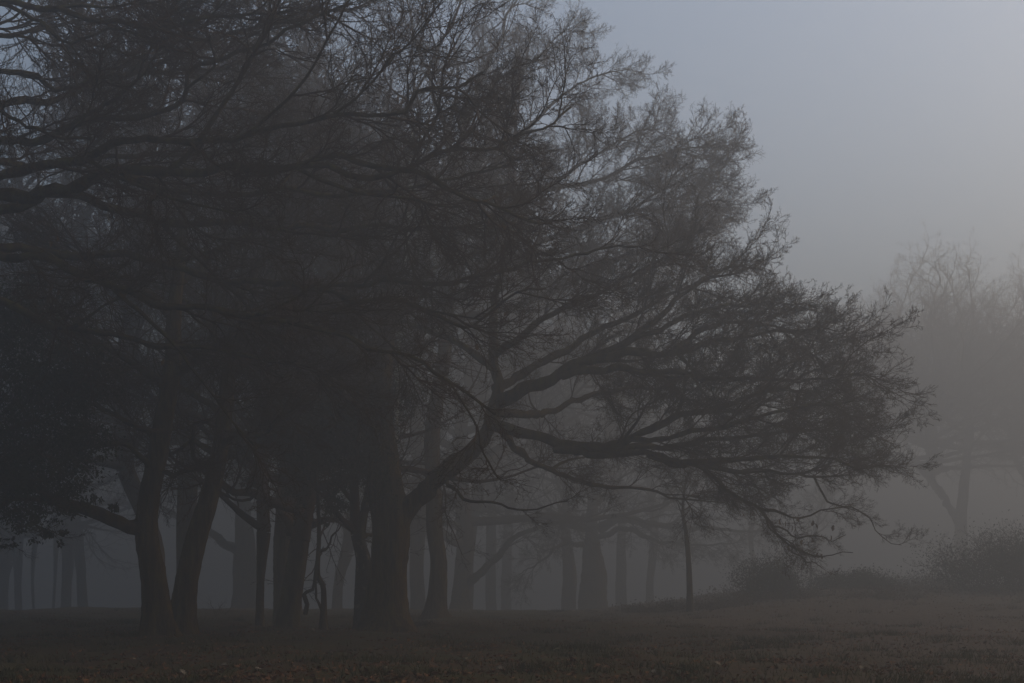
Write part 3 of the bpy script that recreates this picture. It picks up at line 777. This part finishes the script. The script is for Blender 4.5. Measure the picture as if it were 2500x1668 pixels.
def shrub(name, label, x, d, wdt, hgt, seed, nst=16, leaves=0, cat='shrub', group=None, mt=None, up=0.06, lean=1.0):
    base = gpt(x, d)
    t = Tree(name, base, label, cat, group, seed)
    g = t.g
    b = Buf()
    st = np.stack([g.normal(0, wdt * 0.22, nst), g.normal(0, wdt * 0.15, nst), np.full(nst, -0.1)], 1)
    dr = np.stack([st[:, 0] * lean + g.normal(0, 0.3, nst), g.normal(0, 0.35, nst), np.full(nst, 0.9)], 1)
    L = hgt * g.uniform(0.55, 1.0, nst)
    p = grow(st, dr, L, 9, 0.12, up, g)
    r = taper(np.full(nst, 0.012 + hgt * 0.006), np.full(nst, 0.005), 10)
    if nst <= 5:
        for k in range(nst):
            b = Buf()
            b.tubes(p[k:k + 1], r[k:k + 1], 5)
            link('stem', b.mesh('stem', BARK), t.o)
    else:
        b.tubes(p, r, 5)
        tag(link('stems', b.mesh('stems', BARK), t.o), kind='stuff')
    tw = Buf()
    s2, d2, _, _ = kids(p, r, L, 4, 0.3, 1.0, 20, 60, 1.0, 0.9, g)
    for k in range(len(s2)):
        spray_into(tw, TINY_VF[g.integers(4)], frame(s2[k], d2[k], hgt * g.uniform(0.28, 0.5), 0, 1))
    tag(link('twigs', tw.mesh('twigs', TWIG), t.o), kind='stuff')
    if leaves:
        pp = p[g.integers(nst, size=leaves), g.integers(3, 10, size=leaves)] + g.normal(0, 1, (leaves, 3)) * np.array([wdt, wdt * 0.7, hgt]) * 0.13
        pp[:, 2] = np.abs(pp[:, 2])
        lb = Buf()
        lb.add(*leaf_quads(pp, 0.08, g))
        link('foliage', lb.mesh('foliage', mt or HOLLY, False), t.o)
    return t


RUST = mat('bracken_leaf', [(0.085, 0.052, 0.027), (0.16, 0.10, 0.052)], (3, 3, 3))
shrub('bushy_shrub', 'dense bushy shrub on the bank right of the lone sapling', 1880, 48, 2.0, 1.75, 71, 34, 9000)
shrub('low_bush', 'rounded low bush on the bank between the shrub and faded oak', 2085, 52, 3.0, 0.95, 72, 30, 9000, cat='bush')
shrub('low_bush', 'small bush at the foot of the large faded oak', 2270, 62, 4.0, 0.9, 73, 30, 5000, cat='bush')
shrub('tall_bush', 'big dark bush at the right edge below the faded oaks', 2490, 47, 4.0, 2.5, 74, 60, 26000, cat='bush')
for k, (x, d, wd, h, lab) in enumerate([
    (1560, 47, 1.6, 0.45, 'low bramble left of the sapling foot, at the crest of the ground'),
    (1622, 45, 1.4, 0.6, 'bushy bramble just left of the sapling foot'),
    (1735, 44, 1.5, 0.5, 'straggly bramble just right of the sapling foot'),
    (1800, 46, 1.8, 0.7, 'bramble between the sapling and the bushy shrub'),
    (1960, 46, 1.8, 0.55, 'bramble in front of the bushy shrub on its right'),
    (2160, 44, 2.2, 0.6, 'bramble in front of the rounded low bush')]):
    shrub('bramble', lab, x, d, wd, h, 80 + k, 16, 900, 'bramble', 'brambles along the bank', RUST, up=-0.02, lean=1.4)
# rough dead bracken and grass over the bank
gb = np.random.default_rng(66)
n = 30000
yb = gb.uniform(40, 70, n)
xb = yb * gb.uniform(0.09, 0.47, n)
tuft = 0.5 + 0.5 * np.sin(xb * 1.7 + 2 * np.sin(yb * 0.6)) * np.sin(yb * 1.1 + xb * 0.5)
kp = gb.random(n) < (0.15 + 0.85 * tuft) * sstep(0.07, 0.22, xb / yb) * sstep(38, 56, yb)
xb, yb, tuft = xb[kp], yb[kp], tuft[kp]
cb = np.stack([xb, yb, ground_z(xb, yb) + gb.random(len(xb)) ** 1.5 * (0.04 + 0.5 * tuft ** 4)], 1)
b = Buf()
b.add(*leaf_quads(cb, 0.13, gb))
tag(link('bracken', b.mesh('bracken', RUST, False)), 'rough dead brown bracken covering the bank', 'bracken', kind='stuff')
shrub('twiggy_seedling', 'tiny bare forked seedling between the leaning oak and the broad faded trunk', 530, 44, 0.5, 0.9, 95, 4, 0, 'seedling')

# ------------------------------------------------------------------ dead oak leaves still hanging
def oak_leaf_mesh(seed):
    g = np.random.default_rng(seed)
    t_ = np.array([0, .12, .25, .36, .48, .58, .70, .80, .92, 1.0])
    w_ = np.array([.02, .12, .26, .14, .32, .18, .30, .14, .12, .0]) * g.uniform(0.85, 1.15, 10)
    z = 0.10 * np.sin(t_ * 3.0) * g.uniform(0.3, 1.2)
    mid = np.stack([t_, 0.04 * np.sin(t_ * 4), z], 1)
    lf = mid + np.stack([0 * t_, w_, 0.25 * w_ + 0.03], 1)
    rt = mid + np.stack([0 * t_, -w_, 0.25 * w_ * g.uniform(0.3, 1.6)], 1)
    v = np.concatenate([mid, lf, rt])
    i = np.arange(9)
    f = np.concatenate([np.stack([i, i + 1, i + 11, i + 10], 1), np.stack([i + 20, i + 21, i + 1, i], 1)])
    b = Buf()
    b.add(v, f)
    return b.mesh('leaf', DEADLEAF, False)


OAKLEAF = [oak_leaf_mesh(k) for k in range(5)]


def hang(tree, x, y, d, s, g=np.random.default_rng(77)):
    o = link('leaf', OAKLEAF[g.integers(5)], tree.o)
    o.matrix_local = Matrix(frame(P(x, y, d) - tree.base, np.array([g.normal(0, .35), g.normal(0, .35), -1.0]), s, g.uniform(0, 6.28), 1).tolist())


for x, y, d in [(138, 575, 20), (122, 588, 20), (211, 660, 19.8), (228, 640, 19.9), (145, 705, 19.8), (231, 268, 20.2), (361, 582, 21), (617, 585, 22), (777, 590, 22),
                (625, 745, 19), (1215, 578, 23), (1113, 700, 22.6), (1238, 760, 21.4), (1291, 696, 22), (1165, 838, 18.4), (808, 35, 19), (1236, 330, 20), (400, 876, 19), (42, 488, 20), (1010, 545, 22)]:
    hang(A, x, y, d, 0.11)
for x, y in [(1905, 1266), (1917, 1272), (1948, 1262), (1985, 1270), (1934, 1283), (1990, 1278), (2035, 1282), (2006, 1305), (2028, 1307), (1982, 1313), (1960, 1318), (1998, 1348), (2004, 1352), (1957, 1374), (1925, 1330), (1820, 1252), (1812, 1250),]:
    hang(B, x, y, 27, 0.14)

# ------------------------------------------------------------------ ground cover
g = np.random.default_rng(91)
N = 40000
yy = 9 + 46 * g.random(N) ** 1.7
xx = g.uniform(-0.47, 0.47, N) * yy
den = 0.5 + 0.5 * np.sin(xx * 0.9 + 1.3 * np.sin(yy * 0.5)) * np.cos(yy * 0.8 + 0.6 * xx)
keep = g.random(N) < 0.08 + 0.92 * den ** 1.8
xx, yy = xx[keep], yy[keep]
c = np.stack([xx, yy, ground_z(xx, yy) + 0.02 + 0.02 * g.random(len(xx))], 1)
b = Buf()
b.add(*leaf_quads(c, 0.075, g, flat=0.35))
LITTER = mat('leaf_litter', [(0.07, 0.030, 0.013), (0.14, 0.060, 0.025), (0.27, 0.13, 0.058)], (7, 7, 7), rough=0.75, detail=3)
tag(link('leaf_litter', b.mesh('leaf_litter', LITTER, False)), 'brown fallen oak leaves carpeting the ground', 'leaf litter', kind='stuff')

N = 30000
yy = 9 + 50 * g.random(N) ** 1.8
xx = g.uniform(-0.47, 0.47, N) * yy
den = 0.5 + 0.5 * np.sin(xx * 0.55 + 2.0 + 1.1 * np.sin(yy * 0.33)) * np.sin(yy * 0.5 + 0.35 * xx)
keep = g.random(N) < 0.15 + 0.85 * den ** 1.5
xx, yy = xx[keep], yy[keep]
tx = g.uniform(-0.45, 0.45, 420)                                   # coarse tufts and rough patches
ty = 9.5 + 45 * g.random(420) ** 1.4
tx = tx * ty
pick = g.integers(420, size=26000)
sp = 0.07 + 0.10 * g.random(26000)
xx = np.concatenate([xx, tx[pick] + g.normal(0, 1, 26000) * sp * 1.6])
yy = np.concatenate([yy, ty[pick] + g.normal(0, 1, 26000) * sp])
n = len(xx)
c = np.stack([xx, yy, ground_z(xx, yy) - 0.01], 1)
h = g.uniform(0.03, 0.10, (n, 1))
h[-26000:] = (g.random((26000, 1)) * 0.10 + 0.04) * (0.4 + g.random(420))[pick][:, None]
lean = np.stack([g.normal(0, .5, n), g.normal(0, .5, n), np.ones(n)], 1)
s_ = np.stack([np.ones(n), g.normal(0, .4, n), np.zeros(n)], 1) * 0.006
v = np.stack([c - s_, c + s_, c + lean * h + s_ * .2, c + lean * h - s_ * .2], 1).reshape(-1, 3)
b = Buf()
b.add(v, np.arange(n * 4).reshape(-1, 4))
GRASS = mat('winter_grass', [(0.040, 0.034, 0.010), (0.072, 0.056, 0.018), (0.11, 0.070, 0.029)], (2, 2, 2), rough=0.7, detail=3)
tag(link('grass', b.mesh('grass', GRASS, False)), 'thin short winter grass among the leaves', 'grass', kind='stuff')

# paler leaves laid singly over the darker litter
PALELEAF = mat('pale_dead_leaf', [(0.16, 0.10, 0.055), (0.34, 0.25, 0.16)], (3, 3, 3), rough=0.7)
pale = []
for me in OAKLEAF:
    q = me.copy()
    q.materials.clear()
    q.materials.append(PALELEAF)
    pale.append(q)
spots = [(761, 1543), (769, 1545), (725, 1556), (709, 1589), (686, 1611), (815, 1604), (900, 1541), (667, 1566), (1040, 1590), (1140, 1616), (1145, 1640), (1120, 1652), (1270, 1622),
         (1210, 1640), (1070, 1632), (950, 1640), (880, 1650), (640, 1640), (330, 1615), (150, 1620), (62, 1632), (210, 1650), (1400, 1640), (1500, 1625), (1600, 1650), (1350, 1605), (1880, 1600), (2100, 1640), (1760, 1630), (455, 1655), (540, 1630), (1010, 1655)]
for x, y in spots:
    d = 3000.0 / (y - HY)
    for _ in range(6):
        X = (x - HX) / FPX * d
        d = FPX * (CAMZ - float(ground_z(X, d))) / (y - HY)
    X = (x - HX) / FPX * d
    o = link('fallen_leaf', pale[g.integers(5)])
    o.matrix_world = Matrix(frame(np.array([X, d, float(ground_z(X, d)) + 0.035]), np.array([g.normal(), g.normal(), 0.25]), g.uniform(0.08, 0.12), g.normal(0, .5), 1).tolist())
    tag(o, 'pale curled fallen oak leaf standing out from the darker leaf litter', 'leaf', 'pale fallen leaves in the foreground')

# ------------------------------------------------------------------ fog bank
hb = Buf()
x0, x1, y0, y1, z0, z1 = -415, 415, -115, 690, -8, 37.8
hb.add([(x0, y0, z0), (x1, y0, z0), (x1, y1, z0), (x0, y1, z0), (x0, y0, z1), (x1, y0, z1), (x1, y1, z1), (x0, y1, z1)],
       [(0, 3, 2, 1), (4, 5, 6, 7), (0, 1, 5, 4), (1, 2, 6, 5), (2, 3, 7, 6), (3, 0, 4, 7)])
hm = bpy.data.materials.new('fog')
hm.use_nodes = True
t = hm.node_tree
t.nodes.remove(t.nodes['Principled BSDF'])
pv = t.nodes.new('ShaderNodeVolumePrincipled')
pv.inputs['Density'].default_value = HAZE_DENSITY
pv.inputs['Color'].default_value = (*HAZE_COLOR, 1)
pv.inputs['Anisotropy'].default_value = HAZE_G
t.links.new(pv.outputs[0], t.nodes['Material Output'].inputs['Volume'])
tag(link('haze', hb.mesh('haze', hm, False)), kind='stuff')
